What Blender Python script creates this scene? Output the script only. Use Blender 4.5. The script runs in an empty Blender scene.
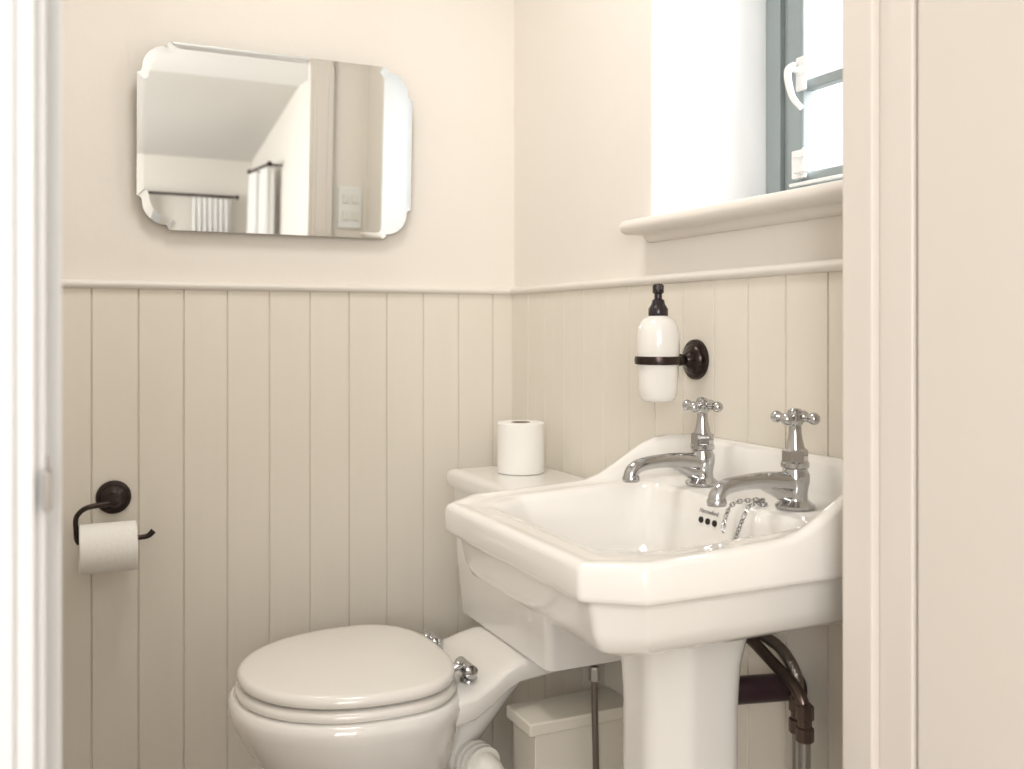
import bpy, bmesh, math, random
from mathutils import Vector, Matrix
random.seed(4)
S=bpy.context.scene
COL=S.collection

# ---------------------------------------------------------------- helpers
def lin(r,g,b):
    f=lambda c:(c/255/12.92 if c/255<=0.04045 else ((c/255+0.055)/1.055)**2.4)
    return (f(r),f(g),f(b),1)

def mat(name,rgb,rough=0.5,metal=0,coat=0,noise=None,bump=None,spec=None,trans=0,sss=0):
    m=bpy.data.materials.new(name); m.use_nodes=True
    nt=m.node_tree; b=nt.nodes['Principled BSDF']
    c=lin(*rgb)
    b.inputs['Base Color'].default_value=c
    b.inputs['Roughness'].default_value=rough
    b.inputs['Metallic'].default_value=metal
    b.inputs['Coat Weight'].default_value=coat
    b.inputs['Coat Roughness'].default_value=0.04
    if spec is not None: b.inputs['Specular IOR Level'].default_value=spec
    tc=nt.nodes.new('ShaderNodeTexCoord')
    def mk(scale,vec,detail=4):
        mp=nt.nodes.new('ShaderNodeMapping'); mp.inputs['Scale'].default_value=vec
        nt.links.new(tc.outputs['Object'],mp.inputs['Vector'])
        n=nt.nodes.new('ShaderNodeTexNoise'); n.inputs['Scale'].default_value=scale
        n.inputs['Detail'].default_value=detail
        nt.links.new(mp.outputs['Vector'],n.inputs['Vector']); return n
    if noise:
        sc,vec,amt=noise
        n=mk(sc,vec)
        r=nt.nodes.new('ShaderNodeMapRange')
        r.inputs['From Min'].default_value=0.3; r.inputs['From Max'].default_value=0.7
        r.inputs['To Min'].default_value=1-amt; r.inputs['To Max'].default_value=1+amt*0.4
        nt.links.new(n.outputs['Fac'],r.inputs['Value'])
        mx=nt.nodes.new('ShaderNodeVectorMath'); mx.operation='SCALE'
        mx.inputs[0].default_value=c[:3]
        nt.links.new(r.outputs['Result'],mx.inputs['Scale'])
        nt.links.new(mx.outputs['Vector'],b.inputs['Base Color'])
    if bump:
        sc,vec,st,dist=bump
        n=mk(sc,vec,6)
        bp=nt.nodes.new('ShaderNodeBump'); bp.inputs['Strength'].default_value=st
        bp.inputs['Distance'].default_value=dist
        nt.links.new(n.outputs['Fac'],bp.inputs['Height'])
        nt.links.new(bp.outputs['Normal'],b.inputs['Normal'])
    return m

M={}
M['wall']=mat('painted_plaster',(237,231,223),0.9,spec=.25,noise=(2.2,(1,1,1),0.015),bump=(18,(1,1,1),0.3,0.004))
M['reveal']=mat('white_reveal_paint',(240,241,242),0.7,bump=(12,(1,1,1),0.2,0.004))
M['panel']=mat('panel_paint',(230,223,211),0.5,noise=(5,(5,5,0.6),0.014),bump=(30,(6,6,0.35),0.06,0.002))
M['trim']=mat('cream_trim_paint',(235,229,221),0.42,noise=(5,(1,1,1),0.01))
M['frame']=mat('door_frame_paint',(228,220,212),0.45,noise=(4,(3,3,.6),0.012),bump=(20,(4,4,.5),0.06,0.002))
M['door']=mat('door_paint',(216,208,199),0.5,noise=(3,(2,2,.6),0.012))
M['framew']=mat('white_gloss_paint',(239,240,241),0.35,bump=(20,(4,4,.5),0.1,0.002))
M['cer']=mat('white_ceramic',(239,236,231),0.08,coat=0.5)
M['seat']=mat('toilet_seat_plastic',(239,235,229),0.16,coat=0.3)
M['chrome']=mat('chrome',(190,190,191),0.06,1)
M['iron']=mat('dark_bronze',(60,50,47),0.27,0.8,noise=(60,(1,1,1),0.2))
M['black']=mat('black_plastic',(38,30,34),0.25)
M['dark']=mat('hole_dark',(40,32,30),0.7)
M['paper']=mat('tissue_paper',(244,242,237),0.95,bump=(160,(1,1,1),0.4,0.002))
M['card']=mat('cardboard_core',(120,100,82),0.9)
M['glassw']=mat('opal_glass',(238,235,230),0.12,coat=0.6)
M['mirror']=mat('mirror_silver',(238,240,238),0.0,1)
M['medge']=mat('mirror_glass_edge',(150,160,156),0.15,0.4)
M['winf']=mat('grey_green_window_paint',(146,155,156),0.4,noise=(10,(1,1,1),0.03))
M['winw']=mat('white_metal',(236,236,234),0.3)
M['pipe']=mat('waste_pipe',(54,36,42),0.3)
M['bronze']=mat('aged_pipe_metal',(112,98,92),0.28,0.9,noise=(40,(1,1,1),0.2))
M['braid']=mat('braided_steel',(134,126,120),0.33,0.9,bump=(300,(1,1,1),0.6,0.002))
M['pvc']=mat('white_pvc',(232,229,221),0.4)
M['beige']=mat('boxing_paint',(224,218,205),0.5,noise=(5,(1,1,1),0.02))
M['floor']=mat('stone_floor',(162,152,139),0.6,noise=(6,(1,1,1),0.15))
M['ceil']=mat('ceiling_paint',(237,236,234),0.8,bump=(10,(1,1,1),0.2,0.004))
M['bed']=mat('bedroom_wall_paint',(229,224,217),0.8)
M['slope']=mat('bedroom_slope_paint',(220,217,213),0.8)
M['curt']=mat('curtain_fabric',(238,237,236),0.9,bump=(200,(1,1,1),0.3,0.001))
M['text']=mat('printed_mark',(110,108,106),0.5)
M['steel']=mat('brushed_steel',(176,173,169),0.3,0.9)
gm=bpy.data.materials.new('window_glass'); gm.use_nodes=True
nt=gm.node_tree; nt.nodes.clear()
o=nt.nodes.new('ShaderNodeOutputMaterial'); mx=nt.nodes.new('ShaderNodeMixShader')
t=nt.nodes.new('ShaderNodeBsdfTransparent'); g=nt.nodes.new('ShaderNodeBsdfGlossy'); g.inputs['Roughness'].default_value=0.02
mx.inputs[0].default_value=0.05
nt.links.new(t.outputs[0],mx.inputs[1]); nt.links.new(g.outputs[0],mx.inputs[2]); nt.links.new(mx.outputs[0],o.inputs[0])
M['glass']=gm

def finish(name,bm,m,parent=None,smooth=40,bevel=0,bseg=2,mats=None):
    bmesh.ops.recalc_face_normals(bm,faces=bm.faces)
    me=bpy.data.meshes.new(name); bm.to_mesh(me); bm.free()
    for p in me.polygons: p.use_smooth=True
    me.set_sharp_from_angle(angle=math.radians(smooth))
    ob=bpy.data.objects.new(name,me); COL.objects.link(ob)
    for mm in (mats or [m]): me.materials.append(mm)
    if bevel:
        b=ob.modifiers.new('bevel','BEVEL'); b.width=bevel; b.segments=bseg; b.limit_method='ANGLE'; b.angle_limit=math.radians(35)
        b.harden_normals=True
    if parent: ob.parent=parent
    return ob
def empty(name,loc=(0,0,0)):
    e=bpy.data.objects.new(name,None); COL.objects.link(e); e.empty_display_size=0.05
    return e
def box(name,lo,hi,m,parent=None,bevel=0,bseg=2):
    bm=bmesh.new(); bmesh.ops.create_cube(bm,size=1)
    for v in bm.verts:
        v.co=Vector([lo[i]+(v.co[i]+.5)*(hi[i]-lo[i]) for i in range(3)])
    return finish(name,bm,m,parent,bevel=bevel,bseg=bseg)
def multibox(name,boxes,m,parent=None,bevel=0):
    bm=bmesh.new()
    for lo,hi in boxes:
        r=bmesh.ops.create_cube(bm,size=1)
        for v in r['verts']:
            v.co=Vector([lo[i]+(v.co[i]+.5)*(hi[i]-lo[i]) for i in range(3)])
    return finish(name,bm,m,parent,bevel=bevel)
def loft(name,rings,m,parent=None,cap0=True,cap1=True,smooth=40,closed=True,bm=None):
    own=bm is None
    if own: bm=bmesh.new()
    vs=[[bm.verts.new(p) for p in r] for r in rings]
    n=len(rings[0])
    for a,b in zip(vs,vs[1:]):
        for i in range(n if closed else n-1):
            j=(i+1)%n
            try: bm.faces.new((a[i],a[j],b[j],b[i]))
            except ValueError: pass
    if cap0: bm.faces.new(vs[0])
    if cap1: bm.faces.new(list(reversed(vs[-1])))
    if not own: return
    return finish(name,bm,m,parent,smooth=smooth)
def frame_from(d):
    d=Vector(d).normalized()
    a=Vector((0,0,1)) if abs(d.z)<.9 else Vector((1,0,0))
    u=d.cross(a).normalized(); v=d.cross(u).normalized()
    return d,u,v
def lathe(name,prof,origin,axis,m,parent=None,segs=40,smooth=35,bm=None,cap=True):
    d,u,v=frame_from(axis); o=Vector(origin)
    rings=[]
    for r,h in prof:
        r=max(r,1e-5)
        rings.append([o+d*h+(u*math.cos(2*math.pi*i/segs)+v*math.sin(2*math.pi*i/segs))*r for i in range(segs)])
    return loft(name,rings,m,parent,cap,cap,smooth=smooth,bm=bm)
def catmull(P,k=8):
    P=[Vector(p) for p in P]
    Q=[P[0]*2-P[1]]+P+[P[-1]*2-P[-2]]
    out=[]
    for i in range(1,len(Q)-2):
        a,b,c,d=Q[i-1:i+3]
        for j in range(k):
            t=j/k
            out.append(.5*((2*b)+(c-a)*t+(2*a-5*b+4*c-d)*t*t+(3*b-a-3*c+d)*t**3))
    out.append(P[-1]); return out
def sweep(name,pts,rad,m,parent=None,k=8,segs=16,bm=None,smooth=50):
    R=[Vector((r,0,0)) for r in rad] if isinstance(rad,(list,tuple)) else None
    P=catmull(pts,k)
    rr=[x.x for x in catmull(R,k)] if R else [rad]*len(P)
    rings=[]; T0=None
    for i,p in enumerate(P):
        t=(P[min(i+1,len(P)-1)]-P[max(i-1,0)]).normalized()
        if T0 is None:
            d,u,v=frame_from(t)
        else:
            q=T0.rotation_difference(t); u=q@u; v=q@v
        T0=t
        rings.append([p+(u*math.cos(2*math.pi*j/segs)+v*math.sin(2*math.pi*j/segs))*rr[i] for j in range(segs)])
    return loft(name,rings,m,parent,bm=bm,smooth=smooth)
def rpoly(corners,r,narc=5,nedge=8):
    out=[]; n=len(corners)
    C=[Vector((c[0],c[1],0)) for c in corners]
    arcs=[]
    for i in range(n):
        p,a,b=C[i],C[i-1],C[(i+1)%n]
        ri=r[i] if isinstance(r,(list,tuple)) else r
        da=(a-p).normalized(); db=(b-p).normalized()
        ang=da.angle(db); d=min(ri/math.tan(ang/2),(a-p).length*.45,(b-p).length*.45)
        p0=p+da*d; p1=p+db*d; arc=[]
        for j in range(narc):
            t=j/(narc-1)
            arc.append(p0*(1-t)**2+p*2*t*(1-t)+p1*t*t)
        arcs.append(arc)
    for i in range(n):
        out+=arcs[i]
        e0=arcs[i][-1]; e1=arcs[(i+1)%n][0]
        for j in range(1,nedge): out.append(e0.lerp(e1,j/nedge))
    return out

# ---------------------------------------------------------------- room shell
ZC=2.32
YD0,YD1=-1.30,-1.385      # door wall inner/outer
XL=-1.25                 # left wall of wc
TH=.012                  # panelling thickness; panel faces are x=0 / y=0
XR=TH; YB=TH
WY0,WY1,WZ0,WZ1=-1.13,-0.588,1.30,2.02  # window opening
box('floor',(-3.2,-6.2,-.05),(1.8,.15,0),M['floor'])
box('wall_back',(XL-.1,YB,0),(0.4,.14,ZC),M['wall'])
box('wall_left',(XL-.1,YD0,0),(XL,YB,ZC),M['wall'])
multibox('wall_right',[((XR,YD0,0),(.34,WY0,ZC)),((XR,WY1,0),(.34,YB,ZC)),((XR,WY0,0),(.34,WY1,WZ0)),((XR,WY0,WZ1),(.34,WY1,ZC))],M['wall'])
box('ceiling',(XL-.1,YD1,ZC),(.34,.14,ZC+.08),M['ceil'])
XA,XB=-.988,-.201       # visible stop edges
XJL,XJR=XA-.03,XB+.028
multibox('wall_front',[((-3.2,YD1,0),(XJL,YD0,ZC)),((XJR,YD1,0),(.5,YD0,ZC)),((XJL,YD1,2.03),(XJR,YD0,ZC))],M['wall'])
e=empty('window_1')
multibox('reveal_lining',[((XR+.002,WY1-.004,WZ0),(.33,WY1+.001,WZ1)),((XR+.002,WY0-.001,WZ0),(.33,WY0+.004,WZ1)),((XR+.002,WY0,WZ1-.004),(.33,WY1,WZ1+.001))],M['reveal'],e)
prof=[(.29,1.274),(-.035,1.274),(-.043,1.277),(-.048,1.284),(-.048,1.290),(-.043,1.297),(-.035,1.300),(.29,1.3005)]
SY0,SY1=-1.175,-.575
loft('window_sill',[[Vector((x,y,z)) for x,z in prof] for y in (SY0,SY1)],M['trim'],e,smooth=50)
prof=[(XR,1.260),(.006,1.260),(-.002,1.263),(-.008,1.268),(-.012,1.2745),(XR,1.2745)]
loft('sill_bed_mould',[[Vector((x,y,z)) for x,z in prof] for y in (SY0+.02,SY1-.02)],M['trim'],e,smooth=30)
xw=.28
a0,a1,b0,b1=WY0+.004,WY1-.004,WZ0+.001,WZ1-.004
def ringframe(name,x0,x1,a0,a1,b0,b1,w,m,bev=.003):
    return multibox(name,[((x0,a0,b0),(x1,a0+w,b1)),((x0,a1-w,b0),(x1,a1,b1)),((x0,a0+w,b0),(x1,a1-w,b0+w)),((x0,a0+w,b1-w),(x1,a1-w,b1))],m,e,bevel=bev)
ringframe('outer_frame',xw,xw+.06,a0,a1,b0,b1,.042,M['winf'])
ringframe('frame_rebate',xw+.012,xw+.05,a0+.042,a1-.042,b0+.042,b1-.042,.010,M['winf'])
ringframe('casement',xw+.006,xw+.045,a0+.054,a1-.054,b0+.05,b1-.05,.044,M['winf'],.005)
box('glass',(xw+.024,a0+.09,b0+.09),(xw+.028,a1-.09,b1-.09),M['glass'],e)
multibox('glazing_bars',[((xw+.014,a0+.095,1.553),(xw+.038,a1-.095,1.573)),((xw+.015,a0+.095,1.78),(xw+.037,a1-.095,1.80))],M['winf'],e,bevel=.004)
bm=bmesh.new()
hy=-.692
sweep('x',[(xw-.004,hy+.012,1.60),(xw-.012,hy+.006,1.598),(xw-.03,hy,1.585),(xw-.034,hy-.006,1.56),(xw-.03,hy-.014,1.53),(xw-.026,hy-.032,1.508)],[.005,.006,.007,.007,.006,.005],None,bm=bm,segs=10)
lathe('x',[(0.011,0),(.011,.006),(.006,.01),(.006,.03)],(xw+.003,hy,1.588),(-1,0,0),None,bm=bm,segs=16)
finish('window_handle',bm,M['winw'],e)
multibox('handle_plate',[((xw-.001,hy-.013,1.55),(xw+.006,hy+.013,1.615))],M['winw'],e,bevel=.003)
multibox('casement_stay',[((xw-.010,hy-.016,1.382),(xw+.003,hy+.014,1.436)),((xw-.024,hy-.034,1.390),(xw-.008,hy-.006,1.400)),((xw-.024,hy-.034,1.418),(xw-.008,hy-.006,1.428)),((xw-.020,hy-.030,1.384),(xw-.014,hy-.024,1.436)),((xw-.02,hy-.36,1.366),(xw-.012,hy+.01,1.373))],M['winw'],e,bevel=.002)

def panelling(name,axis,start,end,first,pitch,z0,z1,th,base):
    gw,gd=.0040,.0036
    pts=[(start,0),(start,th)]
    g=first
    gs=[]
    while g<max(start,end): 
        if g>min(start,end)+.01: gs.append(g)
        g+=pitch
    for g in gs:
        pts+=[(g-gw*.5,th),(g-gw*.22,th-gd),(g+gw*.22,th-gd),(g+gw*.5,th)]
    pts+=[(end,th),(end,0)]
    def P(a,d,z): return Vector((a,base-d,z)) if axis=='x' else Vector((base-d,a,z))
    bm=bmesh.new()
    A=[bm.verts.new(P(a,d,z0)) for a,d in pts]; B=[bm.verts.new(P(a,d,z1)) for a,d in pts]
    n=len(pts)
    for i in range(n-1): bm.faces.new((A[i],A[i+1],B[i+1],B[i]))
    bm.faces.new(B)
    return finish(name,bm,M['panel'],smooth=20)
panelling('wall_panelling','x',XL,0,-.051-.0883*14,.0883,.0,1.180,TH,YB)
panelling('wall_panelling','y',YD0,YB,-.002-.0883*15,.0883,.0,1.180,TH,XR)
CP=[(0,1.180),(TH+.004,1.180),(TH+.009,1.1835),(TH+.0115,1.189),(TH+.009,1.1945),(TH+.002,1.197),(0,1.198)]
loft('trim_1',[[Vector((x,YB-d,z)) for d,z in CP] for x in (XL,-.004)],M['trim'],smooth=50)
loft('trim_2',[[Vector((XR-d,y,z)) for d,z in CP] for y in (YD0,YB)],M['trim'],smooth=50)

d=empty('door_frame')
ST=-1.340
multibox('jamb_hinge_side',[((XB,ST,0),(XJR+.001,YD0+.004,2.03)),((XB+.010,YD1,0),(XJR+.001,ST,2.03))],M['frame'],d,bevel=.0025)
multibox('jamb_latch_side',[((XJL-.001,ST,0),(XA,YD0+.004,2.03)),((XJL-.001,YD1,0),(XA-.010,ST,2.03))],M['framew'],d,bevel=.0025)
multibox('head',[((XA,YD1,2.0),(XB,YD0+.004,2.03))],M['framew'],d,bevel=.002)
multibox('strike_plate',[((XA-.0115,-1.375,.972),(XA-.0085,-1.352,1.010)),((XA-.012,-1.398,.978),(XA-.006,-1.374,1.004))],M['steel'],d,bevel=.001)
def arch(name,xi,sgn,y,ys,m):
    bx=[((min(xi,xi+sgn*.07),min(y,y+ys*.012),0),(max(xi,xi+sgn*.07),max(y,y+ys*.012),2.08)),
        ((min(xi+sgn*.012,xi+sgn*.07),min(y,y+ys*.018),0),(max(xi+sgn*.012,xi+sgn*.07),max(y,y+ys*.018),2.08)),
        ((min(xi+sgn*.05,xi+sgn*.07),min(y,y+ys*.024),0),(max(xi+sgn*.05,xi+sgn*.07),max(y,y+ys*.024),2.08))]
    return multibox(name,bx,m,d,bevel=.003)
arch('architrave_latch_outer',XA-.016,-1,YD1,-1,M['framew'])
arch('architrave_latch_inner',XA-.01,-1,YD0,1,M['frame'])
arch('architrave_hinge_inner',XB+.01,1,YD0,1,M['frame'])
dr=empty('door_1')
box('leaf',(0,-.042,.01),(.755,0,1.985),M['door'],dr,bevel=.003)
bm=bmesh.new()
kp=[(.025,0),(.025,.006),(.01,.01),(.01,.035),(.026,.042),(.028,.055),(.018,.066),(0,.068)]
lathe('x',kp,(.71,0,1.02),(0,1,0),None,bm=bm,segs=24)
lathe('x',kp,(.71,-.042,1.02),(0,-1,0),None,bm=bm,segs=24)
finish('door_knob',bm,M['iron'],dr)
bm=bmesh.new()
for z in (.25,1.75):
    lathe('x',[(.0055,0),(.0055,.08)],(-.002,.004,z),(0,0,1),None,bm=bm,segs=14)
finish('hinges',bm,M['steel'],dr)
dr.matrix_world=Matrix.Translation((XB+.012,YD1-.004,0))@Matrix.Rotation(math.radians(-90+18),4,'Z')@Matrix.Translation((0,.042,0))

# bedroom beyond the doorway
box('wall_bedroom_right',(.42,-6.0,0),(.5,YD1,2.4),M['bed'])
box('wall_bedroom_left',(-3.2,-6.0,0),(-3.1,YD1,2.4),M['bed'])
box('wall_bedroom_far',(-3.2,-6.1,0),(.5,-6.0,2.1),M['bed'])
box('ceiling_bedroom',(-3.2,-4.3,2.36),(.5,YD1,2.46),M['ceil'])
bm=bmesh.new()
vs=[bm.verts.new(p) for p in [(-3.2,-4.3,2.36),(.5,-4.3,2.36),(.5,-6.1,1.98),(-3.2,-6.1,1.98)]]
vt=[bm.verts.new(v.co+Vector((0,0,.08))) for v in vs]
bm.faces.new(vs); bm.faces.new(vt)
for i in range(4): bm.faces.new((vs[i],vs[(i+1)%4],vt[(i+1)%4],vt[i]))
finish('ceiling_slope',bm,M['slope'])
def curtains(name,P,x0,x1,zt,panels,m):
    cu=empty(name)
    for k,(a,b) in enumerate(panels):
        n=90; rings=[]
        for z,am in ((zt-.02,.010),(zt-.2,.016),(.6,.022),(.05,.026)):
            rings.append([P(a+(b-a)*i/n,am*math.sin(i/n*math.pi*2*7),z) for i in range(n+1)])
        loft('curtain_panel_%d'%k,rings,m,cu,False,False,closed=False,smooth=80)
    bm=bmesh.new()
    A=P(x0,0,zt);B=P(x1,0,zt); ax=(B-A)
    lathe('x',[(.011,0),(.011,ax.length)],A,ax,None,bm=bm,segs=16)
    for q,s in ((A,-1),(B,1)): lathe('x',[(0,0),(.014,.008),(.020,.02),(.014,.032),(0,.04)],q,ax*s,None,bm=bm,segs=16)
    for t in (.06,.94):
        q=A+ax*t; lathe('x',[(.008,0),(.008,.10)],q,P(0,-1,0)-P(0,0,0),None,bm=bm,segs=12)
    finish('curtain_pole',bm,M['iron'],cu)
curtains('curtains',lambda a,o,z:Vector((a,-5.9+o,z)),-.50,.27,1.70,[(-.05,.24),(-.5,-.38)],M['curt'])
curtains('curtains',lambda a,o,z:Vector((.32-o,a,z)),-5.5,-4.75,1.88,[(-5.5,-5.2),(-5.05,-4.8)],M['curt'])

sw=empty('light_switch')
box('plate',(-.095,YD0,1.36),(-.009,YD0+.008,1.506),M['winw'],sw,bevel=.002)
multibox('rockers',[((x,YD0+.008,z),(x+.022,YD0+.012,z+.03)) for x in (-.080,-.046) for z in (1.45,1.39)],M['pvc'],sw,bevel=.001)

# ---------------------------------------------------------------- mirror
mr=empty('wall_mirror')
W,H=.294,.193
def full(off):
    w,h=W-off,H-off; s=.010; R=.048
    def quarter():
        pts=[]
        for j in range(5):
            a=math.pi*.5*j/4
            pts.append((w-s*math.sin(a), (h-R-2*s)+s*(1-math.cos(a))))
        cx,cy=w-s-R,h-s-R
        for j in range(1,11):
            a=math.pi*.5*j/10
            pts.append((cx+R*math.cos(a),cy+R*math.sin(a)))
        for j in range(1,5):
            a=math.pi*.5*j/4
            pts.append((w-s-R-s*(1-math.cos(a)), (h-s)+s*math.sin(a)))
        return pts
    q=quarter()
    out=list(q)
    out+=[(-x,y) for x,y in reversed(q)]
    out+=[(-x,-y) for x,y in q]
    out+=[(x,-y) for x,y in reversed(q)]
    return out
def mring(off,y): return [Vector((x,y,z)) for x,z in full(off)]
bm=bmesh.new()
inner=[bm.verts.new(v) for v in mring(.013,-.0055)]
outer=[bm.verts.new(v) for v in mring(0,-.0052)]
back=[bm.verts.new(v) for v in mring(0,0)]
n=len(inner)
fc=bm.faces.new(inner); fc.material_index=0
for i in range(n):
    j=(i+1)%n
    bm.faces.new((inner[i],inner[j],outer[j],outer[i])).material_index=0
    bm.faces.new((outer[i],outer[j],back[j],back[i])).material_index=1
fb=bm.faces.new(back); fb.material_index=1
finish('bevelled_glass',bm,None,mr,smooth=.3,mats=[M['mirror'],M['medge']])
box('backing',(-.22,.0,-.13),(.22,.010,.13),M['card'],mr)
mr.location=(-.556,-.012,1.496); mr.rotation_euler=(math.radians(2.2),0,0)

# ---------------------------------------------------------------- basin
ps=empty('pedestal_basin')
YC=-.985; D=.476; HW=.25
def deck(x): return .838+(.018)*min(1,max(0,(x+D)/.38))
def swoop(x):
    t=min(1,max(0,(x+.225)/.16)); return .060*t*t*(3-2*t)
def bout(ins,bins=0,z=None,zf=None,r=.012):
    hw=HW-ins; d0=-D+ins; fh=.203-ins*.45; cx=.058-ins*.25
    cs=[(-bins-.0005,hw),(d0+cx,hw),(d0,fh),(d0,-fh),(d0+cx,-hw),(-bins-.0005,-hw)]
    pts=rpoly(cs,[.02,r,r,r,r,.02],5,14)
    return [Vector((p.x,YC+p.y,(z if z is not None else zf(p.x)))) for p in pts]
rings=[]
rings.append(bout(.15,0,.720)); 
for ins,z in ((.075,.722),(.050,.727),(.036,.737),(.027,.757),(.021,.787),(.0185,.7945),(.016,.797),(.004,.7985),(.0008,.8005),(0,.806)):
    rings.append(bout(ins,0,z))
rim=lambda x: deck(x)+.003+swoop(x)
rings.append(bout(0,0,zf=lambda x: rim(x)-.008))
rings.append(bout(.0025,0.001,zf=lambda x: rim(x)-.003))
rings.append(bout(.008,0.004,zf=lambda x: rim(x)))
rings.append(bout(.016,0.018,zf=lambda x: rim(x)-.0005))
rings.append(bout(.022,0.028,zf=lambda x: deck(x)+.001+swoop(x)*.85))
rings.append(bout(.030,0.036,zf=lambda x: deck(x)+swoop(x)*.25))
rings.append(bout(.040,0.046,zf=lambda x: deck(x)))
def bowl(x0,x1,hw,fh,cx,z=None,zf=None,r=.03,rb=.04):
    cs=[(x1,hw),(x0+cx,hw),(x0,fh),(x0,-fh),(x0+cx,-hw),(x1,-hw)]
    pts=rpoly(cs,[rb,r,r,r,r,rb],5,14)
    return [Vector((p.x,YC+p.y,(z if z is not None else zf(p.x)))) for p in pts]
rings.append(bowl(-.424,-.126,.198,.150,.065,zf=lambda x:deck(x)-.0005))
rings.append(bowl(-.420,-.130,.194,.148,.064,zf=lambda x:deck(x)-.003))
rings.append(bowl(-.414,-.135,.188,.144,.062,zf=lambda x:deck(x)-.010))
rings.append(bowl(-.406,-.142,.177,.138,.062,z=.805))
rings.append(bowl(-.390,-.152,.160,.120,.060,z=.765,r=.05,rb=.06))
rings.append(bowl(-.37,-.17,.13,.095,.055,z=.738,r=.05,rb=.06))
rings.append(bowl(-.33,-.20,.075,.055,.035,z=.728,r=.04,rb=.04))
rings.append(bowl(-.29,-.24,.025,.018,.012,z=.7255,r=.01,rb=.01))
loft('basin',rings,M['cer'],ps,smooth=60)
lathe('waste_grid',[(.0,0),(.024,0),(.026,.002),(.022,.0035),(.0,.003)],(-.265,YC,.7258),(0,0,1),M['chrome'],ps)
bm=bmesh.new()
for dy in (-.016,0,.016):
    lathe('x',[(.0045,0),(.0045,.004)],(-.1375,YC+.016+dy,.819),(-1,0,.2),None,bm=bm,segs=20)
finish('overflow_holes',bm,M['dark'],ps)
tx=bpy.data.curves.new('basin_mark','FONT'); tx.body='Harrowford'; tx.size=.0090; tx.extrude=.0002; tx.align_x='CENTER'; tx.shear=.3
to=bpy.data.objects.new('basin_mark',tx); COL.objects.link(to); tx.materials.append(M['text']); to.parent=ps
to.matrix_world=Matrix.Translation((-.1392,YC+.016,.8305))@Matrix(((0,.0,-1,0),(-1,0,0,0),(0,1,0,0),(0,0,0,1)))@Matrix.Rotation(math.radians(-10),4,'X')
def ped(hx,hy,z,cx=-.207):
    cs=[(cx+hx,hy),(cx-hx*.35,hy),(cx-hx,hy*.5),(cx-hx,-hy*.5),(cx-hx*.35,-hy),(cx+hx,-hy)]
    return [Vector((p.x,YC+p.y,z)) for p in rpoly(cs,.034,7,3)]
rings=[ped(.115,.12,0),ped(.115,.12,.05),ped(.10,.10,.07),ped(.084,.084,.10),ped(.074,.074,.18),ped(.069,.069,.40),ped(.069,.069,.58),ped(.072,.072,.64),ped(.079,.080,.685),ped(.087,.089,.722)]
loft('pedestal',rings,M['cer'],ps,smooth=60)

# ---------------------------------------------------------------- taps
def tap(name,x,y,z):
    t=empty(name)
    prof=[(0,0),(.025,0),(.0265,.002),(.0265,.005),(.022,.008),(.0175,.012),(.0165,.02),(.0175,.028),(.0195,.036),(.0195,.046),(.0165,.052),(.0165,.054),(.019,.056),(.019,.062),(.0165,.064)]
    lathe('body',prof,(0,0,0),(0,0,1),M['chrome'],t)
    lathe('bonnet',[(.0175,.063),(.0175,.078),(.0145,.081)],(0,0,0),(0,0,1),M['chrome'],t,segs=6,smooth=20)
    lathe('stem',[(.0135,.080),(.012,.086),(.0095,.096),(.0085,.104),(.0085,.112),(.011,.115),(.0125,.118),(.0125,.127),(.010,.129),(.010,.1305)],(0,0,0),(0,0,1),M['chrome'],t)
    lathe('indice',[(.0095,.130),(.0095,.1325),(.007,.135),(0,.136)],(0,0,0),(0,0,1),M['chrome'],t)
    bm=bmesh.new()
    for k in range(4):
        a=math.radians(25+90*k); dv=(math.cos(a),math.sin(a),0)
        lathe('x',[(.0055,.006),(.0048,.016),(.0058,.020),(.0078,.023),(.0086,.0265),(.0078,.030),(.0045,.0335),(0,.0345)],(0,0,.1225),dv,None,bm=bm,segs=16)
    finish('crosshead',bm,M['chrome'],t)
    sweep('spout',[(.004,0,.034),(-.022,0,.037),(-.05,0,.0405),(-.078,0,.041),(-.106,0,.0385),(-.122,0,.034),(-.1295,0,.026),(-.1305,0,.019)],[.0165,.0140,.0118,.0105,.0102,.0105,.0112,.0118],M['chrome'],t,segs=22)
    lathe('nozzle',[(.0125,0),(.0130,.002),(.0130,.007),(.0118,.009)],(-.1305,0,.0135),(0,0,1),M['chrome'],t)
    sweep('spout_web',[(-.006,0,.018),(-.022,0,.022),(-.04,0,.030),(-.058,0,.036)],[.012,.011,.009,.006],M['chrome'],t,segs=16)
    t.location=(x,y,z); return t
tap('pillar_tap',-.083,-.878,.8558)
tap('pillar_tap',-.087,-1.092,.8558)

ch=empty('basin_plug_chain')
def chain(P,bm,r=.0033,w=.00105,step=.0055):
    C=catmull(P,24); L=[0]
    for a,b in zip(C,C[1:]): L.append(L[-1]+(b-a).length)
    s=0;k=0
    while s<L[-1]-step:
        i=max(j for j in range(len(L)) if L[j]<=s)
        i=min(i,len(C)-2)
        p=C[i].lerp(C[i+1],(s-L[i])/max(1e-6,L[i+1]-L[i])); d=(C[i+1]-C[i]).normalized()
        dd,u,v=frame_from(d)
        if k%2: u,v=v,u
        rr=[]
        for j in range(10):
            a=2*math.pi*j/10
            c=p+d*math.cos(a)*r*1.25+u*math.sin(a)*r*.85; out=(c-p).normalized()
            rr.append([c+(out*math.cos(b)+v*math.sin(b))*w for b in [2*math.pi*q/6 for q in range(6)]])
        rr.append(rr[0]); 
        loft('x',rr,None,bm=bm,cap0=False,cap1=False)
        s+=step;k+=1
bm=bmesh.new()
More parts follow.
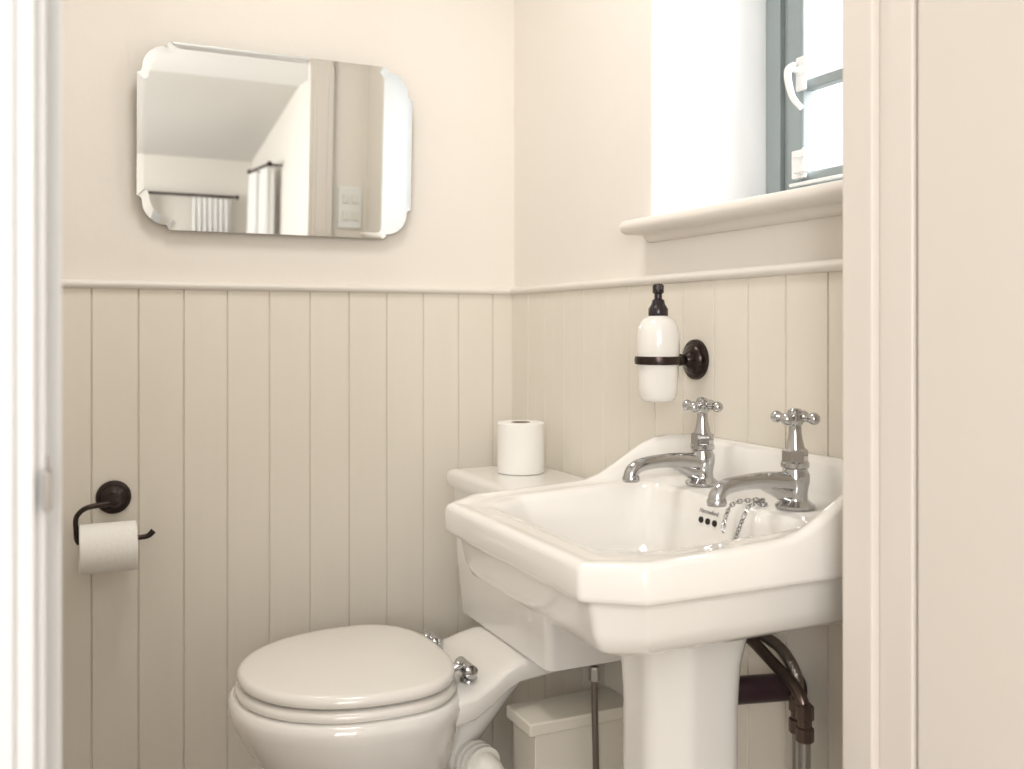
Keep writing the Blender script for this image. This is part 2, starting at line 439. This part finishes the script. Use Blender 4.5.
chain([(-.114,-1.052,.8630),(-.124,-1.042,.8610),(-.134,-1.033,.8585),(-.143,-1.026,.852),(-.149,-1.023,.838),(-.154,-1.024,.824),(-.157,-1.027,.814)],bm)
chain([(-.114,-1.058,.8630),(-.128,-1.060,.8605),(-.141,-1.060,.855),(-.149,-1.058,.838),(-.154,-1.054,.82),(-.160,-1.050,.80),(-.168,-1.046,.775)],bm)
finish('chain_links',bm,M['chrome'],ch)
lathe('chain_stay',[(.007,0),(.007,.003),(.003,.005),(.003,.009),(0,.010)],(-.111,-1.054,.8558),(0,0,1),M['chrome'],ch,segs=20)

# ---------------------------------------------------------------- toilet
tl=empty('toilet')
TY=-.366; TX=-.476
def egg(af,ab,b,z,cx=TX,n=56,eb=.72):
    out=[]
    for i in range(n):
        a=2*math.pi*i/n; c,s=math.cos(a),math.sin(a)
        if c>=0:
            x=cx+ab*abs(c)**eb; y=b*math.copysign(abs(s)**.86,s)
        else:
            x=cx-af*abs(c)**.96; y=b*math.copysign(abs(s)**.96,s)
        out.append(Vector((x,TY+y,z)))
    return out
R=[(.236,.156,.204,.442,TX),(.243,.164,.210,.437,TX),(.246,.168,.213,.425,TX),(.243,.166,.210,.409,TX),(.234,.162,.202,.387,TX),(.216,.155,.186,.35,TX+.002),(.185,.14,.154,.30,TX+.012),(.150,.14,.122,.25,TX+.03),(.13,.15,.105,.19,TX+.05),(.125,.16,.10,.10,TX+.06),(.135,.17,.108,.03,TX+.06),(.14,.175,.112,0,TX+.06)]
loft('bowl',[egg(a,b,c,z,cx) for a,b,c,z,cx in R],M['cer'],tl,smooth=60)
def plate(name,af,ab,b,z0,z1,dome=0):
    rs=[]
    h=z1-z0
    for ins,z in ((.006,z0),(.001,z0+h*.18),(0,z0+h*.45),(.002,z0+h*.75),(.007,z0+h*.95),(.014,z1)):
        rs.append(egg(af-ins,ab-ins,b-ins,z))
    if dome:
        for k in (.85,.6,.3,.05):
            rs.append(egg((af-.014)*k,(ab-.014)*k,(b-.014)*k,z1+dome*(1-k*k)))
    loft(name,rs,M['seat'],tl,smooth=60)
plate('seat',.234,.156,.202,.4435,.4620)
plate('lid',.230,.154,.199,.4660,.4870,.008)
def sect(x,w,zt,zb,e=.35,n=40):
    zc=(zt+zb)/2; hz=(zt-zb)/2; out=[]
    for i in range(n):
        a=2*math.pi*i/n; c,s=math.cos(a),math.sin(a)
        out.append(Vector((x,TY+w*math.copysign(abs(c)**e,c),zc+hz*math.copysign(abs(s)**e,s))))
    return out
loft('rear_deck',[sect(-.42,.14,.438,.38),sect(-.36,.165,.441,.385),sect(-.315,.160,.443,.39),sect(-.275,.142,.452,.402),sect(-.24,.128,.468,.418),sect(-.21,.122,.477,.43),sect(-.10,.118,.479,.44),sect(-.03,.115,.479,.44)],M['cer'],tl,smooth=60)
def oval(c,w,h,d,n=32):
    dd=Vector(d).normalized(); u=Vector((0,1,0)); v=dd.cross(u).normalized()
    return [Vector(c)+u*w*math.cos(2*math.pi*i/n)+v*h*math.sin(2*math.pi*i/n) for i in range(n)]
loft('trap_arm',[oval((-.44,TY,.23),.10,.10,(1,0,.6)),oval((-.38,TY,.28),.095,.085,(1,0,.7)),oval((-.32,TY,.335),.088,.07,(1,0,.8)),oval((-.25,TY,.39),.08,.055,(1,0,.8)),oval((-.20,TY,.43),.075,.045,(1,0,.6))],M['cer'],tl,smooth=60)
def rr2(x0,x1,y0,y1,z,r=.018):
    return [Vector((p.x,p.y,z)) for p in rpoly([(x0,y0),(x1,y0),(x1,y1),(x0,y1)],r,6,4)]
loft('cistern',[rr2(-.190,-.010,-.570,-.160,.478),rr2(-.197,-.004,-.577,-.153,.482),rr2(-.206,-.004,-.586,-.146,.60),rr2(-.212,-.004,-.590,-.140,.754)],M['cer'],tl,smooth=40)
loft('cistern_lid',[rr2(-.212,-.004,-.590,-.140,.754),rr2(-.222,-.002,-.598,-.132,.756),rr2(-.224,-.002,-.600,-.130,.762),rr2(-.224,-.002,-.600,-.130,.780),rr2(-.220,-.005,-.596,-.134,.788),rr2(-.212,-.01,-.588,-.142,.791),rr2(-.20,-.02,-.576,-.154,.7915)],M['cer'],tl,smooth=50)
bm=bmesh.new()
for sy in (-.088,.088):
    y=TY+sy
    lathe('x',[(.017,0),(.017,.006),(.012,.010),(.012,.020),(0,.021)],(-.302,y,.443),(0,0,1),None,bm=bm,segs=24)
    lathe('x',[(0,0),(.007,.001),(.0125,.004),(.0125,.060),(.008,.064),(0,.065)],(-.307,y-.032,.468),(0,1,0),None,bm=bm,segs=20)
    sweep('x',[(-.307,y,.469),(-.320,y,.475),(-.332,y,.470)],[.010,.009,.007],None,bm=bm,segs=12)
finish('hinges',bm,M['chrome'],tl)
bm=bmesh.new()
K=.036
sweep('x',[(-.345+K,TY-.03,.300),(-.335+K,TY-.10,.300),(-.330+K,TY-.140,.298),(-.322+K,TY-.160,.282),(-.315+K,TY-.160,.24)],.030,None,bm=bm,segs=28)
for p,dv in (((-.334+K,TY-.108,.300),(.12,-1,0)),((-.332+K,TY-.122,.300),(.15,-1,0)),((-.330+K,TY-.136,.299),(.2,-1,0))):
    lathe('x',[(.030,-.0035),(.038,-.003),(.038,.003),(.030,.0035)],p,dv,None,bm=bm,segs=32)
finish('pan_connector',bm,M['pvc'],tl)

bg=empty('pipe_boxing')
box('casing',(-.212,-.552,0),(-.001,-.46,.362),M['beige'],bg,bevel=.002)
box('cap',(-.226,-.560,.362),(-.001,-.455,.386),M['beige'],bg,bevel=.004)
sh=empty('supply_hose')
sweep('braided_hose',[(-.10,-.572,.477),(-.10,-.573,.40),(-.098,-.575,.25),(-.10,-.573,.10),(-.10,-.573,0)],.006,M['braid'],sh)
lathe('nut',[(.011,0),(.011,.022),(.008,.025)],(-.10,-.572,.452),(0,0,1),M['steel'],sh,segs=6)
bp=empty('basin_pipework')
sweep('waste_pipe',[(-.130,-.972,.571),(-.09,-.980,.571),(-.05,-.988,.570),(-.001,-.997,.569)],.020,M['pipe'],bp)
lathe('wall_collar',[(.023,0),(.026,.003),(.026,.007),(.021,.010)],(0,-.997,.569),(-1,-.0,0),M['pipe'],bp)
sweep('flex_hose',[(-.075,-.945,.70),(-.065,-.957,.668),(-.055,-.980,.650),(-.05,-1.015,.640),(-.05,-1.040,.625),(-.05,-1.054,.605),(-.05,-1.056,.58)],.0085,M['braid'],bp)
sweep('flex_hose_2',[(-.07,-.925,.70),(-.072,-.955,.655),(-.068,-.99,.636),(-.064,-1.03,.616),(-.062,-1.060,.602),(-.062,-1.078,.585),(-.062,-1.082,.565)],.0085,M['bronze'],bp)
bm=bmesh.new()
for x,y in ((-.05,-1.056),(-.062,-1.083)):
    lathe('x',[(.0125,0),(.0125,.018),(.0095,.020),(.0095,.028),(.0125,.030),(.0125,.048),(.0095,.051)],(x,y,.532),(0,0,1),None,bm=bm,segs=8)
finish('compression_nuts',bm,M['bronze'],bp,smooth=25)
bm=bmesh.new()
for x,y in ((-.05,-1.056),(-.062,-1.083)):
    lathe('x',[(.0080,0),(.0080,.54)],(x,y,0),(0,0,1),None,bm=bm,segs=16)
finish('risers',bm,M['steel'],bp)

# ---------------------------------------------------------------- toilet rolls
def roll(name,ro,ri,h,axis,loc):
    e=empty(name)
    pr=[(ri,0),(ro-.002,0),(ro,.002),(ro,h-.002),(ro-.002,h),(ri,h),(ri,0)]
    d,u,v=frame_from(axis)
    rings=[]
    for r,hh in pr: rings.append([d*(hh-h/2)+(u*math.cos(2*math.pi*i/56)+v*math.sin(2*math.pi*i/56))*r for i in range(56)])
    loft('tissue',rings,M['paper'],e,False,False,smooth=40)
    rings=[[d*hh*h/2+(u*math.cos(2*math.pi*i/40)+v*math.sin(2*math.pi*i/40))*r for i in range(40)] for r,hh in ((ri,-1),(ri,1),(ri-.0012,1),(ri-.0012,-1),(ri,-1))]
    loft('core',rings,M['card'],e,False,False)
    e.location=loc; return e
roll('toilet_roll',.0500,.0205,.107,(0,0,1),(-.100,-.258,.7915+.054))
BZ=.684
roll('toilet_roll',.048,.0205,.104,(1,0,0),(-.906,-.066,BZ-.0142))
hd=empty('toilet_roll_holder')
cx,cz=-.893,.757
lathe('rose',[(.033,0),(.034,.002),(.033,.006),(.028,.009),(.026,.009),(.024,.013),(.018,.016),(.012,.020),(.0095,.028),(.0085,.040),(.009,.046)],(cx,0,cz),(0,-1,0),M['iron'],hd)
lathe('boss',[(0,-.013),(.008,-.012),(.013,-.006),(.013,.004),(.008,.011),(0,.012)],(cx,-.050,cz),(0,-1,0),M['iron'],hd)
sweep('arm',[(cx-.002,-.052,cz-.002),(cx-.020,-.058,cz-.004),(cx-.045,-.064,cz-.006),(cx-.060,-.066,cz-.012),(cx-.070,-.066,cz-.026),(cx-.070,-.066,cz-.050),(cx-.069,-.066,BZ+.009),(cx-.0665,-.066,BZ+.002),(cx-.06,-.066,BZ),(cx+.02,-.066,BZ),(cx+.052,-.066,BZ),(cx+.063,-.066,BZ+.003),(cx+.071,-.066,BZ+.011)],[.006,.0055,.0052,.005,.005,.005,.005,.005,.005,.005,.005,.0055,.006],M['iron'],hd,segs=14)

# ---------------------------------------------------------------- soap dispenser
sd=empty('soap_dispenser')
bx_,by_=-.084,-.757
lathe('rose',[(.034,0),(.035,.002),(.034,.007),(.029,.010),(.027,.010),(.025,.014),(.018,.018),(.012,.022),(.009,.028)],(0,-.75,1.046),(-1,0,0),M['iron'],sd)
sweep('bracket_arm',[(-.02,-.75,1.046),(-.029,-.752,1.046),(-.040,-.755,1.046),(-.049,-.757,1.046)],[.010,.0085,.0105,.007],M['iron'],sd)
lathe('ring',[(.0350,-.007),(.0390,-.0065),(.0398,0),(.0390,.0065),(.0350,.007),(.0350,-.007)],(bx_,by_,1.046),(0,0,1),M['iron'],sd,cap=False)
lathe('bottle',[(0,.977),(.020,.977),(.027,.979),(.031,.986),(.033,1.003),(.0345,1.046),(.036,1.067),(.0358,1.087),(.0335,1.103),(.027,1.114),(.018,1.119),(.014,1.122),(0,1.122)],(bx_,by_,0),(0,0,1),M['glassw'],sd,smooth=60)
lathe('pump',[(.0155,1.118),(.0165,1.120),(.0165,1.132),(.0145,1.135),(.0115,1.140),(.010,1.147),(.0065,1.149),(.0065,1.157),(.0095,1.159),(.0095,1.171),(.007,1.174),(0,1.174)],(bx_,by_,0),(0,0,1),M['black'],sd,segs=28)
sweep('pump_nozzle',[(bx_,by_,1.166),(bx_-.010,by_-.018,1.166),(bx_-.013,by_-.026,1.161)],[.005,.0045,.0035],M['black'],sd,segs=12)

cl=empty('ceiling_downlight')
lathe('bezel',[(.040,0),(.050,0),(.052,-.003),(.048,-.007),(.040,-.004),(.040,0)],(-.62,-.72,ZC),(0,0,1),M['chrome'],cl,cap=False)

# ---------------------------------------------------------------- lights
def area(name,loc,target,size,power,col=(1,1,1),sy=None):
    l=bpy.data.lights.new(name,'AREA'); l.energy=power; l.color=col; l.size=size
    if sy: l.shape='RECTANGLE'; l.size_y=sy
    o=bpy.data.objects.new(name,l); COL.objects.link(o); o.location=loc
    o.rotation_euler=(Vector(target)-Vector(loc)).to_track_quat('-Z','Y').to_euler(); return o
area('window_daylight',(.75,-.87,1.85),(-.3,-.80,1.35),.8,31,(.97,.985,1),1.0)
area('doorway_fill',(-1.9,-3.9,1.7),(-.6,-.9,1.1),1.3,39,(1,.988,.968))  # added soft fill behind the camera, aimed through the doorway; no window there
area('bedroom_fill',(-2.5,-4.4,1.5),(.2,-5.2,1.9),1.2,68,(1,.995,.99))
area('downlight',(-.62,-.72,ZC-.012),(-.62,-.72,0),.35,7.2,(1,.965,.91))
w=bpy.data.worlds.new('world'); S.world=w; w.use_nodes=True
bg=w.node_tree.nodes['Background']; bg.inputs[0].default_value=(.99,.995,1,1); bg.inputs[1].default_value=1.4

# ---------------------------------------------------------------- camera
c=bpy.data.cameras.new('camera'); co=bpy.data.objects.new('camera',c); COL.objects.link(co)
co.location=(-.988,-2.11,1.10); co.rotation_euler=(math.radians(90),0,math.radians(-25.1))
c.sensor_width=36; c.lens=961/1024*36; c.shift_y=-56.5/1024; c.clip_start=.02
c.dof.use_dof=True; c.dof.focus_distance=1.55; c.dof.aperture_fstop=4.5
S.camera=co
S.view_settings.view_transform='Standard'; S.view_settings.look='None'; S.view_settings.exposure=0
